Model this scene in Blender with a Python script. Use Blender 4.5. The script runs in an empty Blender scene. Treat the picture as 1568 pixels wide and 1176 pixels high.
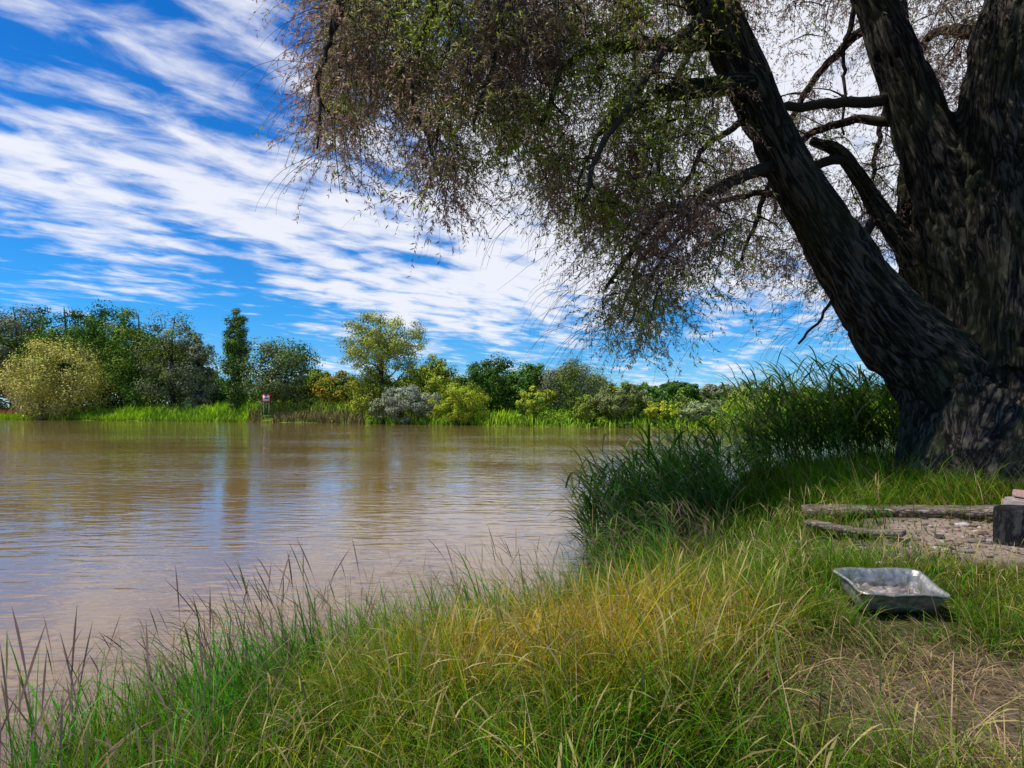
import bpy, math, numpy as np
from mathutils import Vector
rng=np.random.default_rng(7)
H=2.1; F=934.0; UC=784.0; VH=632.0
def P(u,v,d): return np.array([(u-UC)/F*d, d, H+(VH-v)/F*d])
scene=bpy.context.scene
# ---------------------------------------------------------------- utils
def sm(x):
    x=np.clip(x,0,1); return x*x*(3-2*x)
def _h(ix,iy,iz,seed):
    n=(ix*374761393+iy*668265263+iz*2147483647+seed*1274126177)&0xffffffff
    n=((n^(n>>13))*1274126177)&0xffffffff
    n=((n^(n>>15))*2246822519)&0xffffffff
    return ((n^(n>>16))&0xffff)/65535.0
def vnoise(x,y,z=None,seed=0):
    x=np.asarray(x,float);y=np.asarray(y,float)
    z=np.zeros_like(x) if z is None else z
    xi=np.floor(x).astype(np.int64);yi=np.floor(y).astype(np.int64);zi=np.floor(z).astype(np.int64)
    fx=sm(x-xi);fy=sm(y-yi);fz=sm(z-zi)
    def c(a,b,e): return _h(xi+a,yi+b,zi+e,seed)
    l=lambda a,b,t:a+(b-a)*t
    return l(l(l(c(0,0,0),c(1,0,0),fx),l(c(0,1,0),c(1,1,0),fx),fy),l(l(c(0,0,1),c(1,0,1),fx),l(c(0,1,1),c(1,1,1),fx),fy),fz)
def fbm(x,y,z=None,seed=0,o=3):
    s=0;a=.5;t=0
    for i in range(o):
        s=s+a*vnoise(x*2**i,y*2**i,None if z is None else z*2**i,seed+i*11);t+=a;a*=.5
    return s/t
def mesh_np(name,V,Fa,mat,col=None,smooth=False,parent=None,vec=None):
    V=np.ascontiguousarray(V,dtype=np.float32).reshape(-1,3);Fa=np.ascontiguousarray(Fa,dtype=np.int32)
    k=Fa.shape[1];m=bpy.data.meshes.new(name)
    m.vertices.add(len(V));m.vertices.foreach_set('co',V.ravel())
    m.loops.add(Fa.size);m.loops.foreach_set('vertex_index',Fa.ravel())
    m.polygons.add(len(Fa));m.polygons.foreach_set('loop_start',np.arange(0,Fa.size,k,dtype=np.int32))
    m.polygons.foreach_set('loop_total',np.full(len(Fa),k,dtype=np.int32))
    if smooth: m.polygons.foreach_set('use_smooth',np.ones(len(Fa),bool))
    if col is not None:
        a=m.color_attributes.new('Col','FLOAT_COLOR','POINT')
        c=np.ones((len(V),4),np.float32);c[:,:3]=np.clip(col,0,1);a.data.foreach_set('color',c.ravel())
    m.update()
    m.materials.append(mat)
    o=bpy.data.objects.new(name,m);scene.collection.objects.link(o)
    if parent is not None:o.parent=parent
    return o
class Acc:
    def __init__(s):s.V=[];s.F=[];s.C=[];s.n=0
    def add(s,V,Fa,C):
        V=V.reshape(-1,3);s.V.append(V);s.F.append(Fa+s.n);s.C.append(np.broadcast_to(C,V.shape) if np.ndim(C)==1 else C.reshape(-1,3));s.n+=len(V)
    def build(s,name,mat,**k):
        return mesh_np(name,np.concatenate(s.V),np.concatenate(s.F),mat,np.concatenate(s.C),**k)
def norm(v): return v/np.maximum(np.linalg.norm(v,axis=-1,keepdims=True),1e-9)
def diamonds(b,d,s,L,W,C,acc):
    n=len(b);L=np.broadcast_to(L,(n,))[:,None];W=np.broadcast_to(W,(n,))[:,None]
    V=np.stack([b,b+d*L*.45+s*W/2,b+d*L,b+d*L*.45-s*W/2],1)
    Fa=np.arange(n*4).reshape(n,4)
    acc.add(V,Fa,np.repeat(C[:,None,:],4,1))
def blades(acc,base,phi,h,w,th0,th1,C,K=4,prof=None,tipC=None,rootdark=.55,pw=1.3):
    n=len(base);pos=base.copy();d=np.stack([np.cos(phi),np.sin(phi),np.zeros(n)],1)
    tw=phi+np.pi/2+rng.normal(0,.5,n);side=np.stack([np.cos(tw),np.sin(tw),np.zeros(n)],1)
    V=np.zeros((n,K+1,2,3));CC=np.zeros((n,K+1,2,3))
    for k in range(K+1):
        t=k/K
        pr=(1-t)**.75*.9+.1*(t<1)+.02 if prof is None else prof(t)
        V[:,k,0]=pos+side*(w*pr/2)[:,None];V[:,k,1]=pos-side*(w*pr/2)[:,None]
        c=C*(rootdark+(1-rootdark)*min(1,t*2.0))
        if tipC is not None:c=c*(1-t**2)+tipC*t**2
        CC[:,k,0]=c;CC[:,k,1]=c
        tt=(k+.5)/K;th=th0+(th1-th0)*tt**pw
        pos=pos+(d*np.sin(th)[:,None]+np.array([0,0,1])*np.cos(th)[:,None])*(h/K)[:,None]
    i=np.arange(n)[:,None]*(2*(K+1))+np.arange(K)[None,:]*2
    Fa=np.stack([i,i+1,i+3,i+2],-1).reshape(-1,4)
    acc.add(V,Fa,CC);return pos
def catmull(pts,step):
    pts=np.array(pts,float);p=np.vstack([2*pts[0]-pts[1],pts,2*pts[-1]-pts[-2]]);out=[]
    for i in range(1,len(p)-2):
        L=np.linalg.norm(p[i+1,:3]-p[i,:3]);n=max(2,int(L/step))
        for t in np.arange(n)/n:
            out.append(.5*((2*p[i])+(-p[i-1]+p[i+1])*t+(2*p[i-1]-5*p[i]+4*p[i+1]-p[i+2])*t*t+(-p[i-1]+3*p[i]-3*p[i+1]+p[i+2])*t**3))
    out.append(p[-2]);return np.array(out)
def tube(acc,S,sides,C,cap=True):
    n=len(S);T=norm(np.gradient(S[:,:3],axis=0))
    ref=np.array([0.13,1,0.07]);e1=norm(np.cross(T,ref));e2=np.cross(T,e1)
    a=np.arange(sides)*2*np.pi/sides
    V=S[:,None,:3]+S[:,None,3:4]*(e1[:,None]*np.cos(a)[None,:,None]+e2[:,None]*np.sin(a)[None,:,None])
    i=np.arange(n-1)[:,None]*sides;j=np.arange(sides)[None];k=(j+1)%sides
    Fa=np.stack([i+j,i+sides+j,i+sides+k,i+k],-1).reshape(-1,4)
    V=V.reshape(-1,3)
    if cap and sides%2==0:
        nv=len(V);V=np.vstack([V,S[0,:3],S[-1,:3]])
        j=np.arange(0,sides,2)
        Fa=np.vstack([Fa,np.stack([np.full(len(j),nv),j,(j+1)%sides,(j+2)%sides],-1),
          np.stack([np.full(len(j),nv+1),(n-1)*sides+(j+2)%sides,(n-1)*sides+(j+1)%sides,(n-1)*sides+j],-1)])
    acc.add(V,Fa,C)
def inpoly(x,y,poly):
    r=np.zeros(x.shape,bool);n=len(poly)
    for i in range(n):
        x1,y1=poly[i];x2,y2=poly[(i+1)%n]
        c=((y1>y)!=(y2>y))&(x<(x2-x1)*(y-y1)/(y2-y1+1e-12)+x1);r^=c
    return r
def pdist(x,y,pl):
    d=np.full(x.shape,1e9)
    for (x1,y1),(x2,y2) in zip(pl[:-1],pl[1:]):
        dx,dy=x2-x1,y2-y1;t=np.clip(((x-x1)*dx+(y-y1)*dy)/(dx*dx+dy*dy),0,1)
        d=np.minimum(d,np.hypot(x-x1-t*dx,y-y1-t*dy))
    return d
NEAR=[(-300,-60),(-20,-9),(-6,-.8),(-3.1,1.5),(-2.5,2.6),(-2.5,3.5),(-2.15,4.4),(-1.4,5.1),(-.4,5.7),(.8,6.5),(1.4,8.5),(1.9,11),(3.0,13.2),(6,15.5),(12,19),(25,24),(60,28),(300,28),(3000,10)]
NEARP=NEAR+[(3000,-900),(-300,-900)]
FAR=[(-3000,900),(-600,330),(-165,196),(-47,131),(-3.6,98),(26,78),(60,70),(200,68),(3000,110)]
FARP=FAR+[(3000,9000),(-3000,9000)]
def sdn(x,y):
    w=.2*(fbm(x*.8,y*.8,seed=5)-.5)*2
    return np.where(inpoly(x,y,NEARP),1,-1)*pdist(x,y,NEAR)+w
def sdf(x,y): return np.where(inpoly(x,y,FARP),1,-1)*pdist(x,y,FAR)+2*(fbm(x*.1,y*.1,seed=6)-.5)
def height(x,y):
    x=np.asarray(x,float);y=np.asarray(y,float)
    dn=sdn(x,y);df=sdf(x,y)
    hn=np.where(dn>0,.93*sm(dn/3.1+.03)+.22*np.exp(-((x-8)**2+(y-10.5)**2)/14)+.12*(fbm(x*.9,y*.9,seed=3)-.5)*sm(dn),np.maximum(-1.8,.5*dn))
    hf=np.where(df>0,1.1*sm(df/4)+3.2*sm((df-3)/40),np.maximum(-1.8,.4*df))
    return np.maximum(hn,hf)
# ---------------------------------------------------------------- materials
def newmat(name):
    m=bpy.data.materials.new(name);m.use_nodes=True;nt=m.node_tree;nt.nodes.clear()
    o=nt.nodes.new('ShaderNodeOutputMaterial');return m,nt,o
def N(nt,t,**k):
    n=nt.nodes.new(t)
    for a,b in k.items():
        if a.startswith('i_'):n.inputs[a[2:].replace('_',' ')].default_value=b
        else:setattr(n,a,b)
    return n
def math_(nt,op,a,b=0.0,c=None):
    n=nt.nodes.new('ShaderNodeMath');n.operation=op
    for i,v in enumerate((a,b,c)):
        if v is None:continue
        if hasattr(v,'is_linked'):nt.links.new(v,n.inputs[i])
        else:n.inputs[i].default_value=v
    return n.outputs[0]
def leafmat(name,trans=.4):
    m,nt,o=newmat(name);L=nt.links.new
    a=N(nt,'ShaderNodeAttribute',attribute_name='Col')
    d=N(nt,'ShaderNodeBsdfDiffuse');L(a.outputs['Color'],d.inputs[0])
    if trans==0: L(d.outputs[0],o.inputs[0]);return m
    t=N(nt,'ShaderNodeBsdfTranslucent')
    hs=N(nt,'ShaderNodeHueSaturation');hs.inputs['Saturation'].default_value=1.15;hs.inputs['Value'].default_value=1.6
    L(a.outputs['Color'],hs.inputs['Color']);L(hs.outputs[0],t.inputs[0])
    x=N(nt,'ShaderNodeMixShader');x.inputs[0].default_value=trans;L(d.outputs[0],x.inputs[1]);L(t.outputs[0],x.inputs[2])
    L(x.outputs[0],o.inputs[0]);return m
M_leaf=leafmat('willow_leaf',.5);M_grass=leafmat('grass_blade',.35);M_far=leafmat('far_foliage',0)
def barkmat(name,attr,c1,c2,sc=(9,9,2.0),bump=.05,vor=1.0,moss=True):
    m,nt,o=newmat(name);L=nt.links.new
    if attr:
        a=N(nt,'ShaderNodeAttribute',attribute_name='bk');src=a.outputs['Vector']
    else:
        a=N(nt,'ShaderNodeTexCoord');src=a.outputs['Object']
    mp=N(nt,'ShaderNodeMapping');mp.inputs['Scale'].default_value=sc;L(src,mp.inputs[0])
    n1=N(nt,'ShaderNodeTexNoise',i_Scale=1.0,i_Detail=5.0,i_Roughness=.55,i_Distortion=.5);L(mp.outputs[0],n1.inputs['Vector'])
    rg=math_(nt,'SUBTRACT',1.0,math_(nt,'MULTIPLY',math_(nt,'ABSOLUTE',math_(nt,'SUBTRACT',n1.outputs['Fac'],.5)),9.0))
    n2=N(nt,'ShaderNodeTexNoise',i_Scale=2.7,i_Detail=6.0,i_Roughness=.75);L(mp.outputs[0],n2.inputs['Vector'])
    hsum=math_(nt,'ADD',math_(nt,'MULTIPLY',math_(nt,'MAXIMUM',rg,0.0),-.6*vor),math_(nt,'MULTIPLY',n2.outputs['Fac'],1.0))
    r=N(nt,'ShaderNodeValToRGB');r.color_ramp.elements[0].position=.05;r.color_ramp.elements[0].color=(*c1,1);r.color_ramp.elements[1].position=.68;r.color_ramp.elements[1].color=(*c2,1)
    L(hsum,r.inputs[0]);res=r.outputs[0]
    if moss:
        big=N(nt,'ShaderNodeTexNoise',i_Scale=.9,i_Detail=4.0);L(src,big.inputs['Vector'])
        mx=N(nt,'ShaderNodeMix',data_type='RGBA');mx.inputs['B'].default_value=(.045,.06,.018,1)
        mr=N(nt,'ShaderNodeMapRange');mr.inputs['From Min'].default_value=.42;mr.inputs['From Max'].default_value=.66;mr.inputs['To Max'].default_value=.6;L(big.outputs['Fac'],mr.inputs[0])
        L(mr.outputs[0],mx.inputs['Factor']);L(res,mx.inputs['A']);res=mx.outputs['Result']
    p=N(nt,'ShaderNodeBsdfPrincipled');p.inputs['Roughness'].default_value=.85;p.inputs['Specular IOR Level'].default_value=.2
    b=N(nt,'ShaderNodeBump');b.inputs['Strength'].default_value=1;b.inputs['Distance'].default_value=bump
    L(hsum,b.inputs['Height']);L(b.outputs[0],p.inputs['Normal']);L(res,p.inputs['Base Color']);L(p.outputs[0],o.inputs[0]);return m
M_bark=barkmat('willow_bark',True,(.014,.011,.009),(.165,.138,.105),(12,12,1.5),.055)
M_twig,nt,o=newmat('branch_bark');p=N(nt,'ShaderNodeBsdfDiffuse');a=N(nt,'ShaderNodeAttribute',attribute_name='Col');nt.links.new(a.outputs[0],p.inputs[0]);nt.links.new(p.outputs[0],o.inputs[0])
# ground
m,nt,o=newmat('ground_soil');L=nt.links.new
a=N(nt,'ShaderNodeAttribute',attribute_name='Col');g=N(nt,'ShaderNodeNewGeometry')
n=N(nt,'ShaderNodeTexNoise',i_Scale=14.0,i_Detail=8.0,i_Roughness=.7);L(g.outputs['Position'],n.inputs['Vector'])
mr=N(nt,'ShaderNodeMapRange');mr.inputs['To Min'].default_value=.45;mr.inputs['To Max'].default_value=1.6;mr.inputs['From Min'].default_value=.25;mr.inputs['From Max'].default_value=.75;L(n.outputs['Fac'],mr.inputs[0])
vm=N(nt,'ShaderNodeVectorMath',operation='SCALE');L(a.outputs['Color'],vm.inputs[0]);L(mr.outputs[0],vm.inputs['Scale'])
p=N(nt,'ShaderNodeBsdfDiffuse');L(vm.outputs[0],p.inputs[0])
b=N(nt,'ShaderNodeBump');b.inputs['Strength'].default_value=1;b.inputs['Distance'].default_value=.03;L(n.outputs['Fac'],b.inputs['Height']);L(b.outputs[0],p.inputs['Normal']);L(p.outputs[0],o.inputs[0]);M_ground=m
# water
m,nt,o=newmat('river_water');L=nt.links.new
g=N(nt,'ShaderNodeNewGeometry')
def wn(scale,st,rot,det,dist=0.):
    mp=N(nt,'ShaderNodeMapping');mp.inputs['Rotation'].default_value=(0,0,rot);mp.inputs['Scale'].default_value=(scale*st,scale,scale)
    L(g.outputs['Position'],mp.inputs[0]);q=N(nt,'ShaderNodeTexNoise',i_Scale=1.0,i_Detail=det,i_Roughness=.5,i_Distortion=dist);L(mp.outputs[0],q.inputs['Vector']);return q.outputs['Fac']
h=math_(nt,'ADD',math_(nt,'MULTIPLY',wn(3.4,.30,.10,2.0,.6),.034),math_(nt,'ADD',math_(nt,'MULTIPLY',wn(.9,.5,-.2,1.0),.020),math_(nt,'MULTIPLY',wn(12,.5,.3,1.0),.003)))
patch=wn(.13,.35,.1,2.0)
mr=N(nt,'ShaderNodeMapRange');mr.inputs['From Min'].default_value=.38;mr.inputs['From Max'].default_value=.62;mr.inputs['To Min'].default_value=.2;mr.inputs['To Max'].default_value=1.0;L(patch,mr.inputs[0])
b=N(nt,'ShaderNodeBump');b.inputs['Distance'].default_value=1.0;L(mr.outputs[0],b.inputs['Strength']);L(h,b.inputs['Height'])
p=N(nt,'ShaderNodeBsdfPrincipled');p.inputs['Base Color'].default_value=(.215,.128,.048,1);p.inputs['Roughness'].default_value=.02;p.inputs['IOR'].default_value=1.65
L(b.outputs[0],p.inputs['Normal']);L(p.outputs[0],o.inputs[0]);M_water=m
# ---------------------------------------------------------------- ground + water
def axis(lo,hi,st,flo,fhi,mid,cap):
    c=list(np.arange(lo,hi,st))
    s=st;x=c[-1]
    while x<fhi:
        s=min(s*1.12,cap) if x<mid else s*1.25
        x+=s;c.append(x)
    s=st;x=c[0];l=[]
    while x>flo:
        s=min(s*1.12,cap) if x>-mid else s*1.25
        x-=s;l.append(x)
    return np.array(l[::-1]+c)
X=axis(-6,10,.12,-3500,3500,300,4);Y=axis(.5,15,.12,-800,4000,340,2.2)
GX,GY=np.meshgrid(X,Y);GZ=height(GX,GY)
nx,ny=len(X),len(Y)
idx=np.arange(nx*ny).reshape(ny,nx)
Fa=np.stack([idx[:-1,:-1],idx[:-1,1:],idx[1:,1:],idx[1:,:-1]],-1).reshape(-1,4)
x,y=GX.ravel(),GY.ravel()
SANDC=(4.9,5.5)
def sandmask(x,y): return sm(1.55-np.hypot((x-SANDC[0]-.2)/1.8,(y-SANDC[1])/1.15)+ .6*(fbm(x*1.8,y*1.8,seed=9)-.5))
def drymask(x,y): return np.maximum(sm(1.4-np.hypot((x-2.15)/1.2,(y-2.2)/.9)+.9*(fbm(x*2,y*2,seed=19)-.5)), sm(1.1-np.hypot((x-8)/2.7,(y-9.2)/1.6)))
base=np.array([.05,.055,.018])*(.7+.6*fbm(x*.6,y*.6,seed=21)[:,None])
far=np.array([.13,.19,.025])*(.7+.6*fbm(x*.1,y*.1,seed=22)[:,None])
col=np.where((y>50)[:,None],far,base)
s=sandmask(x,y)[:,None];col=col*(1-s)+np.array([.30,.23,.185])*s
s=drymask(x,y)[:,None]*.8;col=col*(1-s)+np.array([.15,.105,.068])*s
wet=(sm(1-(GZ.ravel())/.15)*(y<50))[:,None]*.7;col=col*(1-wet)+np.array([.06,.045,.03])*wet
mesh_np('ground',np.stack([x,y,GZ.ravel()],-1),Fa,M_ground,col,smooth=True)
mesh_np('river_water',np.array([[-3400,-700,0],[3400,-700,0],[3400,3900,0],[-3400,3900,0]]),np.array([[0,1,2,3]]),M_water)
# ---------------------------------------------------------------- willow
acc=Acc();SK=[]
def PL(l,dr=1): return [list(P(u,v,d))+[r] for u,v,d,r in l]
LIMBS=[
 [(1565,790,10.2,1.7),(1555,700,10.2,1.45),(1545,610,10.2,1.25),(1535,500,10.2,1.0),(1510,400,10.2,.8)],
 [(1490,720,10.0,.85),(1465,640,10.0,.85),(1425,560,10.0,.72),(1358,490,9.9,.56),(1290,395,9.8,.49),(1215,270,9.6,.37),(1152,140,9.4,.33),(1088,5,9.2,.31),(1040,-120,9,.27),(980,-300,8.8,.18)],
 [(1545,620,10.1,1.15),(1508,480,10.2,.85),(1462,330,10.2,.56),(1415,200,10.2,.42),(1372,90,10.2,.37),(1325,-30,10.2,.33),(1270,-160,10.2,.28),(1200,-330,10.2,.18)],
 [(1565,560,9.9,1.1),(1550,330,9.8,.85),(1525,200,9.7,.58),(1535,80,9.6,.45),(1565,-50,9.6,.4),(1610,-250,9.6,.3)],
 [(1640,720,10.4,1.3),(1640,400,10.4,1.0),(1625,150,10.4,.8),(1640,-50,10.4,.55),(1680,-250,10.4,.4)],
 [(1450,470,10.8,.5),(1395,390,10.9,.24),(1345,320,10.9,.18),(1290,238,10.8,.14),(1240,214,10.7,.08)],
 [(1440,480,11,.5),(1400,380,11.1,.28),(1392,280,11.2,.2),(1400,150,11.3,.16),(1380,0,11.5,.12)],
 [(1160,132,9.3,.17),(1110,130,9.0,.16),(1060,136,8.8,.15),(1005,143,8.6,.13)],
 [(1480,640,9.6,.55),(1440,700,9.2,.36),(1412,735,9.0,.2)],[(1560,640,9.5,.65),(1540,710,8.8,.42),(1520,755,8.5,.22)],[(1430,620,9.9,.5),(1400,700,9.9,.3),(1375,730,9.9,.14)],
 [(1500,620,9.3,.5),(1485,690,8.9,.34),(1470,745,8.6,.16)],
]
for l in LIMBS:
    S=catmull(PL(l),.06);SK.append(S);tube(acc,S,28,np.array([0,0,0]))
tmp=acc.build('willow_tmp',M_bark)
md=tmp.modifiers.new('r','REMESH');md.mode='VOXEL';md.voxel_size=.032
md=tmp.modifiers.new('s','SMOOTH');md.factor=.5;md.iterations=8
dg=bpy.context.evaluated_depsgraph_get();me=bpy.data.meshes.new_from_object(tmp.evaluated_get(dg))
nv=len(me.vertices);V=np.zeros(nv*3,np.float32);me.vertices.foreach_get('co',V);V=V.reshape(-1,3).astype(float)
NV=np.zeros(nv*3,np.float32);me.vertices.foreach_get('normal',NV);NV=NV.reshape(-1,3)
S=np.concatenate([s[::2] for s in SK]);T=np.concatenate([norm(np.gradient(s[:,:3],axis=0))[::2] for s in SK])
LN=np.concatenate([(np.concatenate([[0],np.cumsum(np.linalg.norm(np.diff(s[:,:3],axis=0),axis=1))])+i*13.7)[::2] for i,s in enumerate(SK)])
e1=norm(np.cross(T,np.array([.13,1,.07])));e2=np.cross(T,e1)
bk=np.zeros_like(V);rl=np.zeros(nv)
for i in range(0,nv,15000):
    v=V[i:i+15000];d=np.sqrt(((v[:,None]-S[None,:,:3])**2).sum(-1))/S[None,:,3]
    j=d.argmin(1);off=v-S[j,:3];on=norm(off)*S[j,3:4];rl[i:i+15000]=S[j,3]
    bk[i:i+15000]=np.stack([(on*e1[j]).sum(1),(on*e2[j]).sum(1),LN[j]+(off*T[j]).sum(1)],-1)
wob=.12*np.sin(bk[:,2]*2.3+bk[:,0]*3)
r1=fbm((bk[:,0]+wob)*6,(bk[:,1]+wob)*6,bk[:,2]*1.1,seed=31,o=2);rid=1-np.abs(2*r1-1)*3
r2=fbm(bk[:,0]*1.3,bk[:,1]*1.3,bk[:,2]*.8,seed=41,o=2)
sc_=np.clip(rl/.7,.3,1)
V2=V+NV*((-np.clip(rid,0,1)*.10+.01)+(r2-.5)*.28)[:,None]*sc_[:,None]
me.vertices.foreach_set('co',V2.astype(np.float32).ravel())
a=me.attributes.new('bk','FLOAT_VECTOR','POINT');a.data.foreach_set('vector',bk.astype(np.float32).ravel())
me.materials.clear();me.materials.append(M_bark);me.polygons.foreach_set('use_smooth',np.ones(len(me.polygons),bool));me.update()
bpy.data.objects.remove(tmp)
willow=bpy.data.objects.new('willow_tree',me);scene.collection.objects.link(willow)
BR=[
 [(1185,250,9.6,.11),(1100,285,9.2,.07),(1010,340,8.8,.05),(940,430,8.5,.025)],
 [(1120,60,9.3,.12),(960,62,8.8,.08),(880,95,8.5,.055),(840,200,8.2,.03)],
 [(1060,-120,9,.18),(850,-160,8.3,.11),(700,-60,7.8,.06),(640,120,7.6,.03),(660,240,7.6,.02)],
 [(990,-250,8.8,.18),(750,-260,8,.11),(590,-120,7.5,.06),(525,80,7.3,.03),(515,220,7.3,.012)],
 [(1360,148,10.3,.10),(1270,152,10,.08),(1190,165,9.8,.065),(1110,210,9.5,.045),(1050,300,9.3,.025)],
 [(1400,190,10.6,.10),(1300,190,10.9,.075),(1230,220,11,.06),(1170,300,11.2,.05),(1130,400,11.3,.025)],
 [(1300,240,10.8,.10),(1230,262,10.9,.07),(1120,272,11,.05),(1000,370,11,.04),(945,480,11,.025)],
 [(1240,310,9.8,.08),(1160,300,10.3,.05),(1070,335,10.5,.045),(1000,420,10.4,.03),(960,500,10.3,.02)],
 [(1095,10,9.2,.11),(1000,90,8,.06),(930,200,7.6,.04),(900,300,7.5,.02)],
 [(1320,-30,10.2,.2),(1200,-80,11,.12),(1100,0,11.5,.08),(1020,150,11.6,.05),(1000,280,11.6,.03)],
 [(1560,-50,9.9,.2),(1450,-150,10.8,.12),(1350,-80,11,.08),(1300,60,11,.04),(1290,200,11,.02)],
 [(1530,80,9.9,.2),(1480,40,11,.10),(1420,60,12,.07),(1350,200,12.2,.05),(1330,330,12.2,.03)],
 [(1050,-110,9,.2),(900,-100,10,.11),(780,0,10.3,.07),(720,180,10.3,.04)],
 [(1345,330,10.9,.10),(1300,400,11,.045),(1270,470,11,.03),(1225,530,10.9,.02)],
 [(1380,20,11.5,.12),(1280,60,12,.08),(1200,200,12.3,.05),(1180,330,12.3,.03)],
 [(860,-130,8.4,.10),(780,-60,8,.06),(745,100,7.8,.035),(720,200,7.8,.02)],
 [(1010,150,8.7,.05),(940,180,8.5,.035),(900,260,8.4,.025),(880,330,8.4,.015)],
 [(1270,-160,10.2,.2),(1250,-400,8,.14),(1200,-650,6.5,.1),(1150,-800,5.5,.05)],  # this and the next: unseen overhead branches, added to carry the shading clusters
 [(1610,-250,9.6,.2),(1600,-420,8.2,.14),(1560,-700,6.4,.1),(1500,-950,5,.05)],
]
bacc=Acc();bs=[];bcol=np.array([.06,.047,.038])
for l in BR:
    S=catmull(PL(l),.12)
    w=np.cumsum(rng.normal(0,.02,(len(S),3)),0);w-=np.linspace(0,1,len(S))[:,None]*w[-1]*.5;S[:,:3]+=w
    bs.append(S);tube(bacc,S,8,bcol)
BS=np.concatenate([s[int(len(s)*.25):] for s in bs])
POLY=[(478,-260),(488,-60),(496,60),(490,200),(515,285),(550,265),(575,195),(615,195),(635,300),(700,325),(745,245),(790,235),(850,325),(885,385),(945,400),(890,480),(915,535),(980,550),(1045,460),(1150,430),(1230,450),(1310,500),(1400,430),(1500,250),(1700,200),(1700,-260)]
U=rng.uniform(430,1700,14000);Vv=rng.uniform(-260,560,14000)
g_=fbm(U/70,Vv/110,seed=77)
ok=inpoly(U,Vv+8,POLY)&(g_>np.where(U>1140,rng.uniform(.34,.54,14000),rng.uniform(.31,.51,14000)))
U=U[ok];Vv=Vv[ok]
keep=rng.random(len(U))<np.where(Vv<-20,.30,np.where(U>1140,.55,1.0));U=U[keep][:1180];Vv=Vv[keep][:1180]
D=rng.uniform(0,1,len(U));D=np.where(U<800,7.0+D*3.2,np.where(U<1110,7.6+D*4.4,10.6+D*2.6))
CP=np.stack([(U-UC)/F*D,D,H+(VH-Vv)/F*D],1)
ox=rng.uniform(2.0,8.5,330);oy=rng.uniform(4.5,10,330);oz=np.maximum(H+.74*oy+.4,6.6)+rng.uniform(0,1.8,330)  # extra crown clusters above the view, added to throw dappled shade on the bank
CP=np.vstack([CP,np.stack([ox,oy,oz],1)])
lacc=Acc();TB=[]
for ii in np.argsort(-CP[:,2]):
    c=CP[ii];top=c+np.array([rng.normal(0,.12),rng.normal(0,.12),.35])
    d=np.linalg.norm(BS[:,:3]-top,axis=1)+np.where(BS[:,2]<top[2]-.1,1.2,0)
    j=d.argmin();q=BS[j,:3]
    dist=np.linalg.norm(top-q)
    if dist>2.8: continue
    midp=(q+top)/2+np.array([0,0,.10*dist])+rng.normal(0,.08*dist,3)
    S=catmull([list(q)+[min(BS[j,3],.022)],list(midp)+[.013],list(top)+[.007],list(c+rng.normal(0,.1,3)-[0,0,.2])+[.004]],.14)
    tube(bacc,S,5,bcol,cap=False)
    if dist<1.3: BS=np.vstack([BS,S[len(S)//3:2*len(S)//3]])
    TB.append(S[rng.integers(len(S)//3,len(S),15),:3])
TB=np.concatenate(TB);n=len(TB)
K=6;phi=rng.uniform(0,2*np.pi,n);Lt=rng.uniform(.25,.9,n)*np.where(rng.random(n)<.14,1.7,1)
th0=rng.uniform(.6,2.0,n);th1=rng.uniform(2.3,3.15,n)
pts=[TB];pos=TB.copy();dh=np.stack([np.cos(phi),np.sin(phi),0*phi],1)
for k in range(K):
    t=(k+.5)/K;th=th0+(th1-th0)*t**.7
    pos=pos+(dh*np.sin(th)[:,None]+np.array([0,0,1])*np.cos(th)[:,None])*(Lt/K)[:,None]+rng.normal(0,.008,(n,3));pts.append(pos)
pts=np.stack(pts,1)
def ribbon3(acc,pts,w0,C):
    n,k,_=pts.shape;T=norm(np.gradient(pts,axis=1));e1=norm(np.cross(T,np.array([.2,.3,.1])));e2=np.cross(T,e1)
    a=np.arange(3)*2*np.pi/3;r=np.linspace(w0,w0*.35,k)
    V=pts[:,:,None]+r[None,:,None,None]*(e1[:,:,None]*np.cos(a)[None,None,:,None]+e2[:,:,None]*np.sin(a)[None,None,:,None])
    b=np.arange(n)[:,None,None]*(k*3)+np.arange(k-1)[None,:,None]*3;j=np.arange(3)[None,None];jj=(j+1)%3
    acc.add(V,np.stack([b+j,b+3+j,b+3+jj,b+jj],-1).reshape(-1,4),C)
ribbon3(bacc,pts,.0026,np.array([.07,.05,.035]))
NL=20
t=rng.uniform(.05,1,(n,NL))*K;i0=np.minimum(t.astype(int),K-1);fr=(t-i0)[...,None]
ar=np.arange(n)[:,None]
lb=(pts[ar,i0]*(1-fr)+pts[ar,i0+1]*fr).reshape(-1,3);tan=norm(pts[ar,i0+1]-pts[ar,i0]).reshape(-1,3)
rd=norm(rng.normal(0,1,lb.shape));ld=norm(tan*.7+rd*.75+np.array([0,0,-.15]));sd=norm(np.cross(ld,rng.normal(0,1,lb.shape)))
cn=fbm(lb[:,0]*.9,lb[:,1]*.9,lb[:,2]*.9,seed=88)
mixv=np.clip((cn-.47)*5+rng.normal(0,.25,len(lb)),0,1)[:,None]
C=np.array([.27,.185,.15])*(1-mixv)+np.array([.22,.28,.055])*mixv
C=C*rng.uniform(.5,1.5,(len(lb),1))
diamonds(lb,ld,sd,rng.uniform(.05,.095,len(lb)),rng.uniform(.012,.019,len(lb)),C,lacc)
fr_=[(760,290,900,330,60,7.8,9),(850,400,960,520,90,8.3,11),(940,470,1090,510,80,9.5,11.3),(1190,470,1340,520,90,10.6,11.5),(470,40,500,260,25,7,8),(1060,420,1220,460,60,9.5,11.5)]
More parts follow.
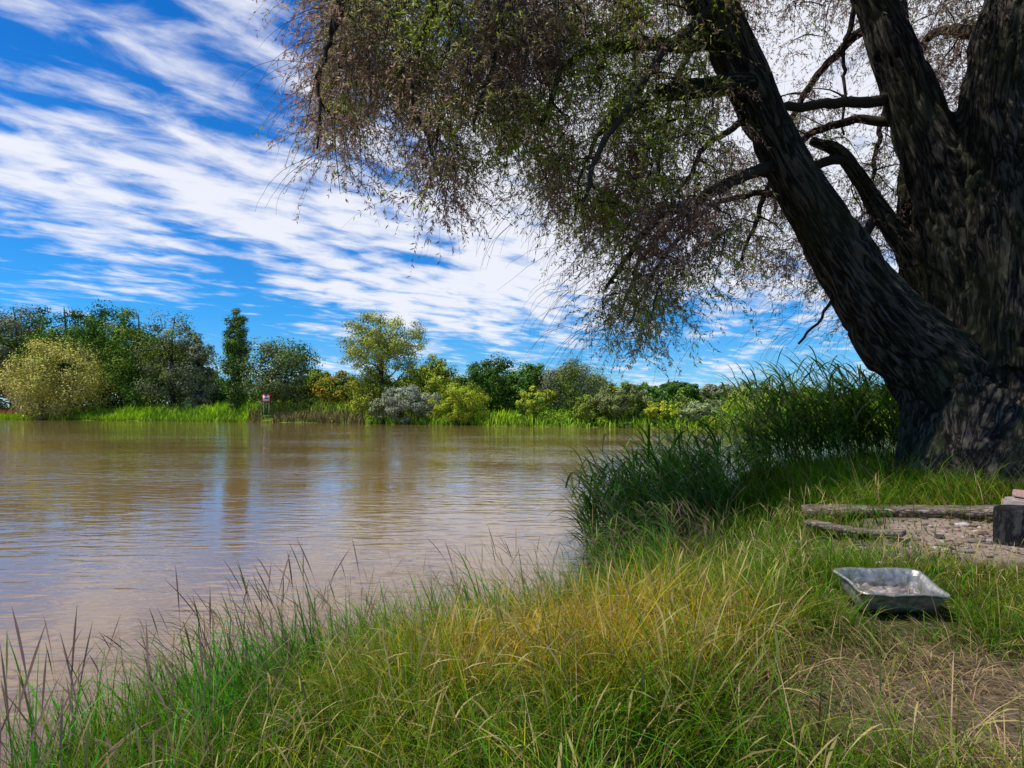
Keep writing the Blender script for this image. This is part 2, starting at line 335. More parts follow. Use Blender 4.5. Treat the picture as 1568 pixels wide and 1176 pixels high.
for (u0,v0,u1,v1,cnt,d0,d1) in fr_:
    u=rng.uniform(u0,u1,cnt);v=rng.uniform(v0-50,v1,cnt);d=rng.uniform(d0,d1,cnt)
    b=np.stack([(u-UC)/F*d,d,H+(VH-v)/F*d],1);L_=rng.uniform(.5,1.2,cnt);ph=rng.uniform(2.2,4.6,cnt);a0=rng.uniform(1.3,2.1,cnt);a1=rng.uniform(2.3,3.1,cnt)
    pp=[b];pos=b.copy();dh=np.stack([np.cos(ph),np.sin(ph)*.5,0*ph],1)
    for k in range(8):
        tt=(k+.5)/8;th=a0+(a1-a0)*tt
        pos=pos+(dh*np.sin(th)[:,None]+np.array([0,0,1])*np.cos(th)[:,None])*(L_/8)[:,None]+rng.normal(0,.012,(cnt,3));pp.append(pos)
    ribbon3(bacc,np.stack(pp,1),.004,np.array([.06,.045,.035]))
bacc.build('branches',M_twig,parent=willow,smooth=True)
lacc.build('leaves',M_leaf,parent=willow)
# ---------------------------------------------------------------- near grass
gacc=Acc()
def scatter(n,x0,x1,y0,y1,pw=1.0):
    x=rng.uniform(x0,x1,n);y=y0+(y1-y0)*rng.random(n)**pw;return x,y
def inview(x,y,m=.8): return (x>-(.86*y+m))&(x<.86*y+m)
GREEN=np.array([.070,.20,.014]);STRAW=np.array([.54,.35,.035]);OLIVE=np.array([.16,.22,.02]);DRY=np.array([.40,.28,.14])
def lowzone(x,y): return sm((x-2.2)/.8)*sm((6.4-y)/.8)*sm((y-3.0)/.5)
def traymask(x,y): return (np.hypot((x-2.26)/.33,(y-3.6)/.26)<1)|(np.hypot((x-2.15)/.34,(y-3.34)/.2)<1)
def grass(n,x0,x1,y0,y1,pw,hs,ws,K,dens_seed,lowdens=.25,tuft=.6,tn=26,tr_=.05):
    x,y=scatter(n,x0,x1,y0,y1,pw)
    nc=max(1,n//tn);cx,cy=scatter(nc,x0,x1,y0,y1,pw);ch=rng.uniform(.5,1.65,nc);cc_=rng.uniform(-.35,.3,nc)
    ti=rng.integers(0,nc,n);ist=rng.random(n)<tuft
    ox=rng.normal(0,tr_,n);oy=rng.normal(0,tr_,n)
    x=np.where(ist,cx[ti]+ox,x);y=np.where(ist,cy[ti]+oy,y)
    hf=np.where(ist,ch[ti],.85);cf=np.where(ist,cc_[ti],0);pout=np.arctan2(oy,ox)
    d=sdn(x,y)
    sand=sandmask(x,y);dry=drymask(x,y)
    tray=traymask(x,y)&(rng.random(n)<(.97 if hs[1]>.2 else .3))
    cl=fbm(x*2.2,y*2.2,seed=dens_seed)
    pr=(lowdens+(1-lowdens)*sm((cl-.35)*4))*(1-.97*sand)*(1-.6*dry)
    k=inview(x,y)&(d>.02)&(rng.random(n)<pr)&~tray&(np.hypot(x-8.2,y-10.3)>1.6)
    x,y,d,dry,cl,hf,cf,pout,ist=[q[k] for q in (x,y,d,dry,cl,hf,cf,pout,ist)]
    z=height(x,y);n=len(x)
    c2=fbm(x*.55+3,y*.55,seed=61);edge=sm(1-d/1.6)
    tall=(.5+.8*cl)*hf*(1+.2*edge)*(1-.55*dry)*(1-.66*lowzone(x,y))
    tall=tall*(1-.35*sm((x-1.0)/1.2)*sm((4.5-y)/1.5))
    h=rng.uniform(*hs,n)*tall
    field=fbm(x*.8,y*.8,seed=62)*9;phi=np.where(ist,pout+rng.normal(0,.6,n),field+rng.normal(0,.8,n))
    phi=np.where(rng.random(n)<.25,rng.normal(2.6,.7,n),phi)
    th0=rng.uniform(0,.5,n)+.3*dry;th1=rng.uniform(.5,2.6,n)+.3*dry
    w=rng.uniform(*ws,n)
    yel=np.clip(sm(1.4-np.hypot((x-.75)/1.0,(y-3.4)/1.0))*.95+(c2-.5)*2.0+.1*sm((x-.5)/2)-.7*edge-.6*sm((y-6.5)/2)+cf,0,1)
    yel=np.clip(yel+rng.normal(0,.2,n),0,1)[:,None]
    C=GREEN*(1-yel)+STRAW*yel
    ol=(rng.random(n)<.22)[:,None];C=np.where(ol,OLIVE*(.8+.4*yel),C)
    dr=(rng.random(n)<np.clip(.06+.75*dry+.12*yel[:,0],0,1))[:,None];C=np.where(dr,DRY,C)
    C=C*rng.uniform(.4,1.6,(n,1))
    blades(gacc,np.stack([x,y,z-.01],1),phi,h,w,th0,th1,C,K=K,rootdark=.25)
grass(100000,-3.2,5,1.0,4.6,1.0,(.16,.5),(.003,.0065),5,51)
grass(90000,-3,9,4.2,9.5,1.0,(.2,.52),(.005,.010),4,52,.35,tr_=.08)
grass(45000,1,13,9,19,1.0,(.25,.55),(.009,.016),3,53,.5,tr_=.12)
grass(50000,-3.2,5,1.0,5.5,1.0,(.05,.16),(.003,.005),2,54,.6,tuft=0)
def fringe(n,hr,w,edge0,edge1,cols,th=(.3,1.2),K=6,prof=None,ym=9.5,rootdark=.5,ns=71,nth=.42):
    x,y=scatter(n,-5,3.5,1.0,ym);d=sdn(x,y);k=(d>edge0)&(d<edge1)&(fbm(x*1.5,y*1.5,seed=ns)>nth)&inview(x,y);x=x[k];y=y[k];m=len(x)
    C=cols[rng.integers(0,len(cols),m)]*rng.uniform(.6,1.4,(m,1))
    phi=np.where(rng.random(m)<.65,rng.normal(2.5,.6,m),rng.uniform(0,6.28,m))
    blades(gacc,np.stack([x,y,height(x,y)-.01],1),phi,rng.uniform(*hr,m)*(.6+.8*fbm(x*2,y*2,seed=72)),rng.uniform(*w,m),rng.uniform(0,.3,m),rng.uniform(*th,m),C,K=K,prof=prof,rootdark=rootdark)
fringe(28000,(.28,.68),(.006,.011),-.05,1.0,np.array([[.07,.22,.02],[.11,.29,.03],[.05,.16,.02]]),th=(.3,2.0))
fringe(9000,(.4,.85),(.012,.022),-.05,1.1,np.array([[.06,.23,.02],[.10,.32,.03]]),K=7,th=(.3,2.2))
seed=lambda t:(.22 if t<.74 else (1.0 if t<.95 else .15))
fringe(12000,(.55,1.05),(.005,.0095),0,1.5,np.array([[.18,.12,.10],[.28,.20,.10],[.15,.10,.09],[.12,.15,.05]]),th=(.6,2.2),K=11,prof=seed,rootdark=.9,nth=.44)
x,y=scatter(4500,-2,4.5,1.2,7);k=(sdn(x,y)>.8)&(sandmask(x,y)<.2)&(drymask(x,y)<.5)&(np.hypot(x-2.28,y-3.4)>.6);x=x[k];y=y[k];m=len(x)
blades(gacc,np.stack([x,y,height(x,y)],1),rng.uniform(0,6.28,m),rng.uniform(.25,.55,m)*(1-.5*lowzone(x,y)),rng.uniform(.005,.009,m),rng.uniform(0,.3,m),rng.uniform(.4,2.2,m),np.array([.48,.40,.16])*rng.uniform(.4,1.1,(m,1)),K=9,prof=seed,rootdark=.8)
x,y=scatter(26000,.2,6.5,1.2,7.5);k=(rng.random(len(x))<.15+.85*np.maximum(drymask(x,y),.3*sandmask(x,y)));x=x[k];y=y[k];m=len(x)
blades(gacc,np.stack([x,y,height(x,y)+.015],1),rng.uniform(0,6.28,m),rng.uniform(.06,.24,m),rng.uniform(.0025,.0055,m),rng.uniform(1.1,1.5,m),rng.uniform(1.5,1.9,m),np.array([.38,.29,.18])*rng.uniform(.3,1.25,(m,1)),K=3,rootdark=1)
gacc.build('grass',M_grass)
# ---------------------------------------------------------------- reeds
def reeds(name,pts,hr,lean,cols,leafw=(.022,.042),leafL=(.4,.85),th1r=(.2,1.0)):
    acc=Acc();m=len(pts);phi=rng.normal(lean,1.0,m);h=rng.uniform(*hr,m);th0=rng.uniform(0,.25,m);th1=rng.uniform(*th1r,m)
    C=cols[rng.integers(0,len(cols),m)]*rng.uniform(.7,1.2,(m,1))
    blades(acc,pts,phi,h,np.full(m,.01),th0,th1,C*.9,K=6,prof=lambda t:1-.5*t)
    for j in range(8):
        t=.15+.85*(j+rng.random(m)*.8)/8
        pos=pts.copy();d=np.stack([np.cos(phi),np.sin(phi),0*phi],1)
        for k in range(6):
            tt=(k+.5)/6;f=np.clip(t*6-k,0,1);th=th0+(th1-th0)*tt**1.3
            pos=pos+(d*np.sin(th)[:,None]+np.array([0,0,1])*np.cos(th)[:,None])*(h/6*f)[:,None]
        cc=cols[rng.integers(0,len(cols),m)]*rng.uniform(.4,1.5,(m,1))
        blades(acc,pos,np.where(rng.random(m)<.5,rng.normal(lean,.6,m),rng.uniform(0,6.28,m)),rng.uniform(*leafL,m),rng.uniform(*leafw,m),rng.uniform(.2,.9,m),rng.uniform(1.3,2.7,m),cc,K=6,prof=lambda t:(.5+1.0*t if t<.4 else (1-t)/.6*.9+.03),rootdark=.9)
    return acc.build(name,M_grass)
RC=np.array([[.09,.20,.028],[.13,.26,.04],[.21,.32,.07],[.055,.13,.02],[.30,.28,.12]])
def rp(n,cx,cy,rx,ry,rot=0,mind=-.35):
    a=rng.uniform(0,6.28,n);r=np.sqrt(rng.random(n));x=r*np.cos(a)*rx;y=r*np.sin(a)*ry
    X=cx+x*math.cos(rot)-y*math.sin(rot);Y=cy+x*math.sin(rot)+y*math.cos(rot)
    k=sdn(X,Y)>mind;X=X[k];Y=Y[k];return np.stack([X,Y,np.maximum(height(X,Y),-.3)],1)
reeds('reed_bed',rp(270,2.15,9.3,1.25,1.6,-.2,-.45),(.65,1.6),2.9,RC)
reeds('reed_bed',rp(110,3.2,11.2,1.3,1.1,.3,-.5),(.6,1.15),2.7,RC)
reeds('reed_bed',rp(430,6.7,12.6,2.1,1.2,.1,-.6),(1.1,2.2),2.4,RC,(.026,.05),(.5,.95))
reeds('reed_bed',rp(110,1.45,7.6,.6,1.0,.2,-.1),(.4,.9),2.8,RC,(.010,.018),(.2,.45))
# ---------------------------------------------------------------- far bank
def farshore(u):
    d=np.arange(60,420,1.0);x=(u-UC)/F*d;k=np.nonzero(inpoly(x,d,FARP))[0]
    return float(d[k[0]]) if len(k) else 200.
M_trunk=barkmat('far_trunk_bark',False,(.03,.024,.018),(.12,.10,.08),(3,3,.6),.03)
def crownpts(acc,cen,rx,ry,rz,ncl,lpc,ls,col,clr=.28,colvar=.35,hollow=.35,col2=None,droop=0):
    dr=norm(rng.normal(0,1,(ncl,3)))
    rr=(hollow+(1-hollow)*rng.random(ncl)**.6)
    rr=rr*(.78+.44*fbm(dr[:,0]*2+cen[0],dr[:,1]*2+cen[1],dr[:,2]*2,seed=5))
    cc=cen+dr*rr[:,None]*np.array([rx,ry,rz])
    R=clr*min(rx,rz)*rng.uniform(.6,1.35,ncl)
    ld=norm(rng.normal(0,1,(ncl,lpc,3)));pos=cc[:,None]+ld*(R[:,None]*rng.random((ncl,lpc))**.4)[...,None]*np.array([1.15,1.15,.8])
    if droop: pos[...,2]-=droop*rng.random((ncl,lpc))**2
    b=(rng.uniform(1-colvar,1+colvar,ncl))[:,None]*rng.uniform(.75,1.25,(ncl,lpc))
    C=np.array(col)[None,None]*b[...,None]
    if col2 is not None:
        q=(rng.random(ncl)<.35)[:,None,None];C=np.where(q,np.array(col2)*b[...,None],C)
    nrm=norm(ld*1.2+dr[:,None]*.5+rng.normal(0,.45,ld.shape)+np.array([0,0,.35]))
    a=norm(np.cross(nrm,rng.normal(0,1,nrm.shape)));s=np.cross(nrm,a)
    n=ncl*lpc
    diamonds(pos.reshape(-1,3),a.reshape(-1,3),s.reshape(-1,3),ls*rng.uniform(.7,1.4,n),ls*rng.uniform(.5,1.0,n),C.reshape(-1,3),acc)
    return cc
def tree(name,u,vt,w,off,col,ls=.42,ncl=100,lpc=130,crown0=0.,col2=None,clr=.27,hollow=.35,droop=0,colvar=.3):
    d=farshore(u)+off;x=(u-UC)/F*d;z0=float(height(np.array([x]),np.array([d]))[0]);zt=H+(VH-vt)/F*d
    hgt=zt-z0;rx=w/F*d/2;zc0=z0+hgt*crown0;rz=(zt-zc0)/2*1.0;cen=np.array([x,d,(zt+zc0)/2])
    acc=Acc()
    cc=crownpts(acc,cen,rx,rx*.85,rz*.97,ncl,lpc,ls*d/130,col,clr,colvar,hollow,col2=col2,droop=droop)
    lo=acc.build('foliage',M_far)
    ta=Acc();tr=max(.12,hgt*.02)
    S=catmull([[x,d,z0-.3,tr*1.4],[x+rng.normal(0,.02)*hgt,d,z0+hgt*.3,tr],[x+rng.normal(0,.03)*hgt,d,z0+hgt*.65,tr*.6],[x,d,z0+hgt*.93,tr*.15]],.6)
    tube(ta,S,8,np.array([.05,.04,.03]))
    for j in range(min(12,len(cc))):
        q=cc[rng.integers(0,len(cc))];k=int(len(S)*np.clip((q[2]-z0)/hgt-.22,.08,.85));s=S[k]
        m_=(s[:3]+q)/2+np.array([0,0,-.04*hgt]);tube(ta,catmull([[*s[:3],tr*.4],[*m_,tr*.25],[*q,tr*.08]],.8),5,np.array([.05,.04,.03]),cap=False)
    t=ta.build(name,M_trunk,smooth=True);lo.parent=t
    return t
DG=(.06,.125,.02);MG=(.11,.20,.03);GG=(.21,.225,.12);YG=(.36,.40,.035);GW=(.56,.50,.13);SG=(.31,.34,.22);OG=(.18,.24,.035)
tree('oak_tree',20,458,125,30,GG,col2=DG)
tree('oak_tree',98,458,125,26,DG,col2=MG)
tree('oak_tree',155,464,115,24,MG,col2=DG)
tree('oak_tree',212,470,110,22,MG,col2=OG)
tree('ash_tree',268,472,108,18,GG,col2=OG,ls=.36,hollow=.2)
tree('ash_tree',306,504,48,20,GG,ls=.36,lpc=70)
tree('willow_bush',98,516,164,3,GW,ls=.36,ncl=150,lpc=150,col2=(.46,.46,.10),droop=2,clr=.25,colvar=.15)
tree('willow_bush',65,566,96,1,(.5,.46,.18),ncl=70,ls=.36,colvar=.15)
tree('poplar_tree',361,470,42,12,(.12,.18,.04),ncl=170,lpc=100,hollow=.0,clr=.42,col2=MG,ls=.36)
tree('alder_tree',435,514,114,10,(.18,.22,.09),col2=MG,ncl=120)
tree('alder_tree',487,566,60,14,OG)
tree('birch_tree',582,472,130,6,(.40,.42,.07),crown0=.33,ncl=200,lpc=95,ls=.34,col2=(.27,.33,.08),hollow=.1,clr=.22)
tree('birch_tree',572,560,84,7,(.36,.38,.05),ls=.36,ncl=60,col2=OG)
tree('willow_bush',628,586,92,1,SG,ncl=90,ls=.32)
tree('willow_bush',588,612,55,.5,(.22,.25,.12),ncl=30)
tree('elder_bush',704,588,94,.5,YG,ncl=90,ls=.32,col2=(.28,.38,.03))
tree('maple_tree',660,550,100,14,YG,col2=OG)
tree('maple_tree',520,568,70,16,(.34,.25,.03),col2=OG)
tree('oak_tree',750,547,104,16,DG,col2=MG)
tree('oak_tree',815,554,85,18,MG,col2=DG)
tree('maple_tree',820,592,70,4,YG,col2=MG,ncl=45)
tree('ash_tree',878,542,104,12,GG,col2=OG,ls=.32)
tree('willow_bush',955,586,98,3,(.2,.23,.08),col2=OG)
tree('willow_bush',903,604,66,3,OG,ncl=40)
tree('willow_bush',1012,612,60,2,YG,ncl=40)
tree('oak_tree',985,588,80,22,MG)
tree('willow_bush',1075,610,74,3,(.24,.28,.12),ncl=50)
tree('oak_tree',1040,585,80,35,DG,col2=MG)
tree('ash_tree',1105,586,70,30,GG)
tree('ash_tree',1155,582,60,28,GG,ncl=40,lpc=60)
acc=Acc()
for row,(o0,o1) in enumerate(((30,42),(50,75))):
  for u in np.arange(-500,2100,24.):
    d=farshore(u)+rng.uniform(o0,o1);x=(u-UC)/F*d;z0=float(height(np.array([x]),np.array([d]))[0])
    top=np.interp(u,[-500,0,100,290,325,395,400,560,700,850,1000,1150,1300,2100],[470,482,486,500,578,582,574,578,570,570,598,600,596,580])+rng.uniform(-6,14)
    if row==0: top+=14
    zt=H+(VH-top)/F*d;rz=(zt-z0)/2;c=[DG,MG,OG,GG][rng.integers(0,4)]
    crownpts(acc,np.array([x,d,z0+rz]),rng.uniform(4,6.5)*d/170,4,rz,34,60,.6*d/150,c,clr=.45)
acc.build('distant_forest',M_far)
acc=Acc()
for i in range(150):
    u=rng.uniform(-200,1250);d=farshore(u)+rng.uniform(12,28);x=(u-UC)/F*d;z0=float(height(np.array([x]),np.array([d]))[0])
    r=rng.uniform(.8,2.2);c=[MG,YG,OG,(.28,.42,.03),DG,(.3,.38,.06)][rng.integers(0,6)]
    crownpts(acc,np.array([x,d,z0+r*.6]),r*1.4,r,r,14,60,.3*d/130,c,clr=.45)
for i in range(50):
    u=rng.uniform(560,1200);d=farshore(u)+rng.uniform(.5,5);x=(u-UC)/F*d;z0=float(height(np.array([x]),np.array([d]))[0])
    r=rng.uniform(.6,1.3);c=[MG,YG,OG,(.28,.4,.03)][rng.integers(0,4)]
    crownpts(acc,np.array([x,d,z0+r*.5]),r*1.5,r,r,12,50,.28*d/130,c,clr=.45)
acc.build('bank_shrubs',M_far)
acc=Acc();n=70000
pl=np.array(FAR)
seg=rng.uniform(-200,110,n);ys=np.interp(seg,pl[:,0],pl[:,1]);off=rng.random(n)**1.2*26
x=seg+off*.25;y=ys+off;z=height(x,y);k=(sdf(x,y)>-.2);x=x[k];y=y[k];z=z[k];off=off[k];n=len(x)
nn=fbm(x*.12,y*.12,seed=91);C=np.where((nn>.5)[:,None],np.array([.42,.62,.03]),np.array([.28,.44,.03]))
uu=UC+x/y*F
C=np.where(((uu<45)&(off>3))[:,None],np.array([.46,.20,.08]),C)
C=np.where(((uu>380)&(uu<560)&(off<5)&(nn>.4))[:,None],np.array([.26,.22,.08]),C)
C=C*rng.uniform(.6,1.3,(n,1))
tallf=1+.9*((uu>150)&(uu<560)&(off>4))
sgn=(np.abs(uu-408)<9)&(off<12)
hh=rng.uniform(.6,2.2,n)*(.5+nn)*tallf;hh=np.where(sgn,.4,hh)
blades(acc,np.stack([x,y,z-.1],1),rng.uniform(0,6.28,n),hh,rng.uniform(.10,.25,n),rng.uniform(0,.3,n),rng.uniform(.3,1.6,n),C,K=2,rootdark=.6)
acc.build('bank_reeds',M_far)
# ---------------------------------------------------------------- river sign
def plain(name,c,rough=.6,metal=0,bump=0,bs_=20,spec=.5,lo=.65,hi=1.3):
    m,nt,o=newmat(name);p=N(nt,'ShaderNodeBsdfPrincipled');p.inputs['Roughness'].default_value=rough;p.inputs['Metallic'].default_value=metal;p.inputs['Specular IOR Level'].default_value=spec
    t=N(nt,'ShaderNodeTexCoord');q=N(nt,'ShaderNodeTexNoise',i_Scale=float(bs_),i_Detail=4.0);nt.links.new(t.outputs['Object'],q.inputs['Vector'])
    mr=N(nt,'ShaderNodeMapRange');mr.inputs['From Min'].default_value=.3;mr.inputs['From Max'].default_value=.7;mr.inputs['To Min'].default_value=lo;mr.inputs['To Max'].default_value=hi;nt.links.new(q.outputs['Fac'],mr.inputs[0])
    vm=N(nt,'ShaderNodeVectorMath',operation='SCALE');vm.inputs[0].default_value=c;nt.links.new(mr.outputs[0],vm.inputs['Scale']);nt.links.new(vm.outputs[0],p.inputs['Base Color'])
    if bump:
        b=N(nt,'ShaderNodeBump');b.inputs['Strength'].default_value=1;b.inputs['Distance'].default_value=bump;nt.links.new(q.outputs['Fac'],b.inputs['Height']);nt.links.new(b.outputs[0],p.inputs['Normal'])
    nt.links.new(p.outputs[0],o.inputs[0]);return m
def box(acc,c,s,C=np.array([1.,1,1])):
    c=np.array(c,float);s=np.array(s,float)/2
    V=np.array([[sx,sy,sz] for sx in(-1,1) for sy in(-1,1) for sz in(-1,1)])*s+c
    Fa=np.array([[0,1,3,2],[4,6,7,5],[0,4,5,1],[2,3,7,6],[0,2,6,4],[1,5,7,3]]);acc.add(V,Fa,C)
d=farshore(408)+2.;x=(408-UC)/F*d;z=float(height(np.array([x]),np.array([d]))[0])
zs=H+(VH-610)/F*d
a=Acc();box(a,(x-.6,d,(z+zs)/2-.3),(.12,.12,zs-z+.6));box(a,(x+.6,d,(z+zs)/2-.3),(.12,.12,zs-z+.6));sg=a.build('river_sign',plain('post_grey',(.35,.35,.35)))
a=Acc();box(a,(x,d-.1,zs),(2.1,.06,1.8));a.build('red_border',plain('sign_red',(.6,.03,.03)),parent=sg)
a=Acc();box(a,(x,d-.15,zs),(1.5,.05,1.2));a.build('white_panel',plain('sign_white',(.8,.8,.8)),parent=sg)
a=Acc();box(a,(x,d-.19,zs),(.9,.04,.22));a.build('black_bar',plain('sign_black',(.03,.03,.03)),parent=sg)
# ---------------------------------------------------------------- foil tray
def gz(x,y): return float(height(np.array([x]),np.array([y]))[0])
def tray():
    L_,W_,D_=.47,.34,.12
    def ring(l,w,z,r,n=7):
        pts=[];cs=[]
        for (sx,sy,a0) in((1,1,0),(-1,1,90),(-1,-1,180),(1,-1,270)):
            cs.append([np.array([sx*(l/2-r)+r*math.cos(math.radians(a0+90*k/(n-1))),sy*(w/2-r)+r*math.sin(math.radians(a0+90*k/(n-1))),z]) for k in range(n)])
        for i in range(4):
            pts+=cs[i];a=cs[i][-1];b=cs[(i+1)%4][0]
            for k in range(1,22):pts.append(a+(b-a)*k/22)
        return np.array(pts)
    spec=[(L_+.03,W_+.03,-.010,.05),(L_+.04,W_+.04,-.004,.052),(L_+.03,W_+.03,.004,.048),(L_,W_,.0,.045),(L_-.015,W_-.015,-.035,.045),(L_-.03,W_-.03,-.065,.045),(L_-.045,W_-.045,-.095,.04),(L_-.06,W_-.06,-D_,.035),(L_-.10,W_-.10,-D_-.001,.03),(L_-.2,W_-.2,-D_+.006,.02),(L_-.28,W_-.28,-D_,.01)]
    rings=[ring(*s) for s in spec];m=len(rings[0])
    for i in (4,5,6):
        c=rings[i];k=1+.012*np.sign(np.sin(np.arange(m)*math.pi/1.5))[:,None];rings[i]=np.concatenate([c[:,:2]*k,c[:,2:]],1)
    V=np.concatenate(rings)
    j=np.arange(m);Fs=[]
    for i in range(len(rings)-1):Fs.append(np.stack([i*m+j,(i+1)*m+j,(i+1)*m+(j+1)%m,i*m+(j+1)%m],-1))
    V=np.vstack([V,[[0,0,-D_]]]);jj=j[::2];b=(len(rings)-1)*m
    Fs.append(np.stack([np.full(len(jj),len(V)-1),b+(jj+2)%m,b+(jj+1)%m,b+jj],-1))
    V=V.copy();V+=np.stack([vnoise(V[:,0]*14,V[:,1]*14,V[:,2]*14,seed=s)-.5 for s in(1,2,3)],1)*np.array([.022,.022,.022])
    V[:,2]+=.012*np.sin(V[:,0]*7)
    return V,np.concatenate(Fs)
M_foil=plain('aluminium_foil',(.44,.42,.39),.48,.75,.008,24,lo=.5,hi=1.25)
V,Fa=tray();a=Acc();a.add(V,Fa,np.array([1.,1,1]));tr=a.build('foil_tray',M_foil,smooth=True)
md=tr.modifiers.new('s','SOLIDIFY');md.thickness=.0015
tx,ty=2.23,3.60;tr.location=(tx,ty,gz(tx,ty)+.165);tr.rotation_euler=(math.radians(9),math.radians(4),math.radians(-3))
n=60;g=np.linspace(-1,1,n);gx,gy=np.meshgrid(g,g);gx=gx.ravel();gy=gy.ravel()
z=.05*fbm(gx*2,gy*2,seed=4)+.06*np.abs(vnoise(gx*3,gy*3,seed=8)-.5)+.02*np.abs(vnoise(gx*7+gy*3,gy*7,seed=18)-.5)-.118
I=np.arange(n*n).reshape(n,n);Fa=np.stack([I[:-1,:-1],I[:-1,1:],I[1:,1:],I[1:,:-1]],-1).reshape(-1,4)
mesh_np('crumpled_foil',np.stack([gx*.185,gy*.12,z],1),Fa,plain('sooty_foil',(.30,.25,.22),.6,.4,.004,12,lo=.2,hi=1.4),parent=tr)
# ---------------------------------------------------------------- driftwood beams, charred stump, brick, stones
M_wood=barkmat('weathered_wood',False,(.10,.075,.055),(.42,.34,.27),(3,30,30),.01,moss=False)
def beam(name,p0,p1,w,h,mat,seed):
    p0=np.array(p0);p1=np.array(p1);n=30;m=12
    ax=norm(p1-p0);s=norm(np.cross(ax,[0,0,1]));u=np.cross(s,ax);V=[]
    for i in range(n):
        t=i/(n-1);c=p0+(p1-p0)*t+u*.015*math.sin(t*5+seed)
        for k in range(m):
            a=2*math.pi*(k+.5)/m;ca,sa=math.cos(a),math.sin(a);q=(abs(ca)**10+abs(sa)**10)**(-1/10)
            e=1+.14*(vnoise(np.array([i*.5]),np.array([k*.8]),seed=seed)[0]-.5)
            V.append(c+(s*ca*w/2+u*sa*h/2)*q*e)
    V=np.array(V+[p0,p1]);j=np.arange(m);Fs=[np.stack([i*m+j,i*m+(j+1)%m,(i+1)*m+(j+1)%m,(i+1)*m+j],-1) for i in range(n-1)]
    jj=np.arange(0,m,2);Fs.append(np.stack([np.full(m//2,n*m),(jj+2)%m,jj+1,jj],-1));b=(n-1)*m;Fs.append(np.stack([np.full(m//2,n*m+1),b+jj,b+jj+1,b+(jj+2)%m],-1))
    a=Acc();a.add(V-p0,np.concatenate(Fs),np.array([1.,1,1]));o=a.build(name,mat);o.location=p0;return o
beam('driftwood_plank',(3.3,6.9,gz(3.3,6.9)+.17),(5.4,6.3,gz(5.4,6.3)+.15),.34,.09,M_wood,1)
beam('driftwood_plank',(3.0,6.2,gz(3.0,6.2)+.17),(3.6,5.6,gz(3.6,5.6)+.07),.16,.05,M_wood,2)
M_char=barkmat('charred_wood',False,(.006,.006,.007),(.05,.048,.047),(12,12,5),.02,moss=False)
sx,sy=4.46,5.35;sz=gz(sx,sy);a=Acc()
S=np.array([[0,0,-.08,.21],[0,0,.0,.2],[0,0,.1,.19],[.005,0,.2,.185],[.01,0,.28,.185],[.01,0,.31,.17],[.01,0,.315,.08]])
S=catmull(S,.03);tube(a,S,32,np.array([1.,1,1]))
st=a.build('charred_stump',M_char,smooth=True)
vv=np.zeros(len(st.data.vertices)*3,np.float32);st.data.vertices.foreach_get('co',vv);vv=vv.reshape(-1,3);q=1+.22*(fbm(vv[:,0]*9,vv[:,1]*9,vv[:,2]*4,seed=13)-.5);vv[:,0]*=q;vv[:,1]*=q;st.data.vertices.foreach_set('co',vv.ravel());st.location=(sx,sy,sz)
import bmesh
def bevelbox(name,loc,size,rot,mat,bev):
    bm=bmesh.new();bmesh.ops.create_cube(bm,size=1);bmesh.ops.scale(bm,vec=size,verts=bm.verts)
    bmesh.ops.bevel(bm,geom=bm.edges[:],offset=bev,segments=2,affect='EDGES')
    bmesh.ops.subdivide_edges(bm,edges=bm.edges[:],cuts=2,use_grid_fill=True)
    for v in bm.verts:
        c=v.co;v.co=c*(1+.08*(float(vnoise(np.array([c.x*20]),np.array([c.y*20]),np.array([c.z*20]),seed=3)[0])-.5))
    me=bpy.data.meshes.new(name);bm.to_mesh(me);bm.free();me.materials.append(mat);o=bpy.data.objects.new(name,me);scene.collection.objects.link(o);o.location=loc;o.rotation_euler=rot
bevelbox('brick',(4.76,5.66,gz(4.8,5.66)+.385),(.24,.11,.07),(.05,.1,.5),plain('brick_clay',(.46,.27,.22),.9,0,.006,30),.008)
bevelbox('stone_block',(4.76,5.66,gz(4.8,5.66)+.14),(.3,.24,.42),(0,.03,.4),plain('block_stone',(.36,.28,.25),.9,0,.01,20),.02)
def stones(name,n,cx,cy,rx,ry,s0,s1,cols):
    bm=bmesh.new();bmesh.ops.create_icosphere(bm,subdivisions=1,radius=1);bv=np.array([v.co[:] for v in bm.verts]);bf=np.array([[v.index for v in f.verts] for f in bm.faces]);bm.free()
    x=cx+rng.normal(0,.5,n)*rx;y=cy+rng.normal(0,.5,n)*ry;z=height(x,y);s=rng.uniform(s0,s1,n)*rng.random(n)**1.6+s0*.5
    V=bv[None]*(1+.25*rng.normal(0,1,(n,len(bv),1)).clip(-1,1))*np.stack([s*rng.uniform(.6,1.6,n),s*rng.uniform(.6,1.5,n),s*.45],1)[:,None]
    a=rng.uniform(0,6.28,n);c,sn=np.cos(a)[:,None],np.sin(a)[:,None];V=np.stack([V[...,0]*c-V[...,1]*sn,V[...,0]*sn+V[...,1]*c,V[...,2]],-1)+np.stack([x,y,z+s*.15],1)[:,None]
    Fa=(bf[None]+np.arange(n)[:,None,None]*len(bv)).reshape(-1,3);C=np.repeat((cols[rng.integers(0,len(cols),n)]*rng.uniform(.6,1.2,(n,1)))[:,None],len(bv),1)
    mesh_np(name,V,Fa,M_twig,C.reshape(-1,3))
stones('ash_and_stones',1300,4.9,5.5,1.6,.85,.006,.06,np.array([[.30,.25,.22],[.18,.14,.12],[.46,.41,.38],[.05,.045,.045],[.26,.19,.14]]))
stones('soil_clods',700,1.9,2.3,1.3,.9,.004,.018,np.array([[.15,.11,.08],[.2,.15,.1]]))
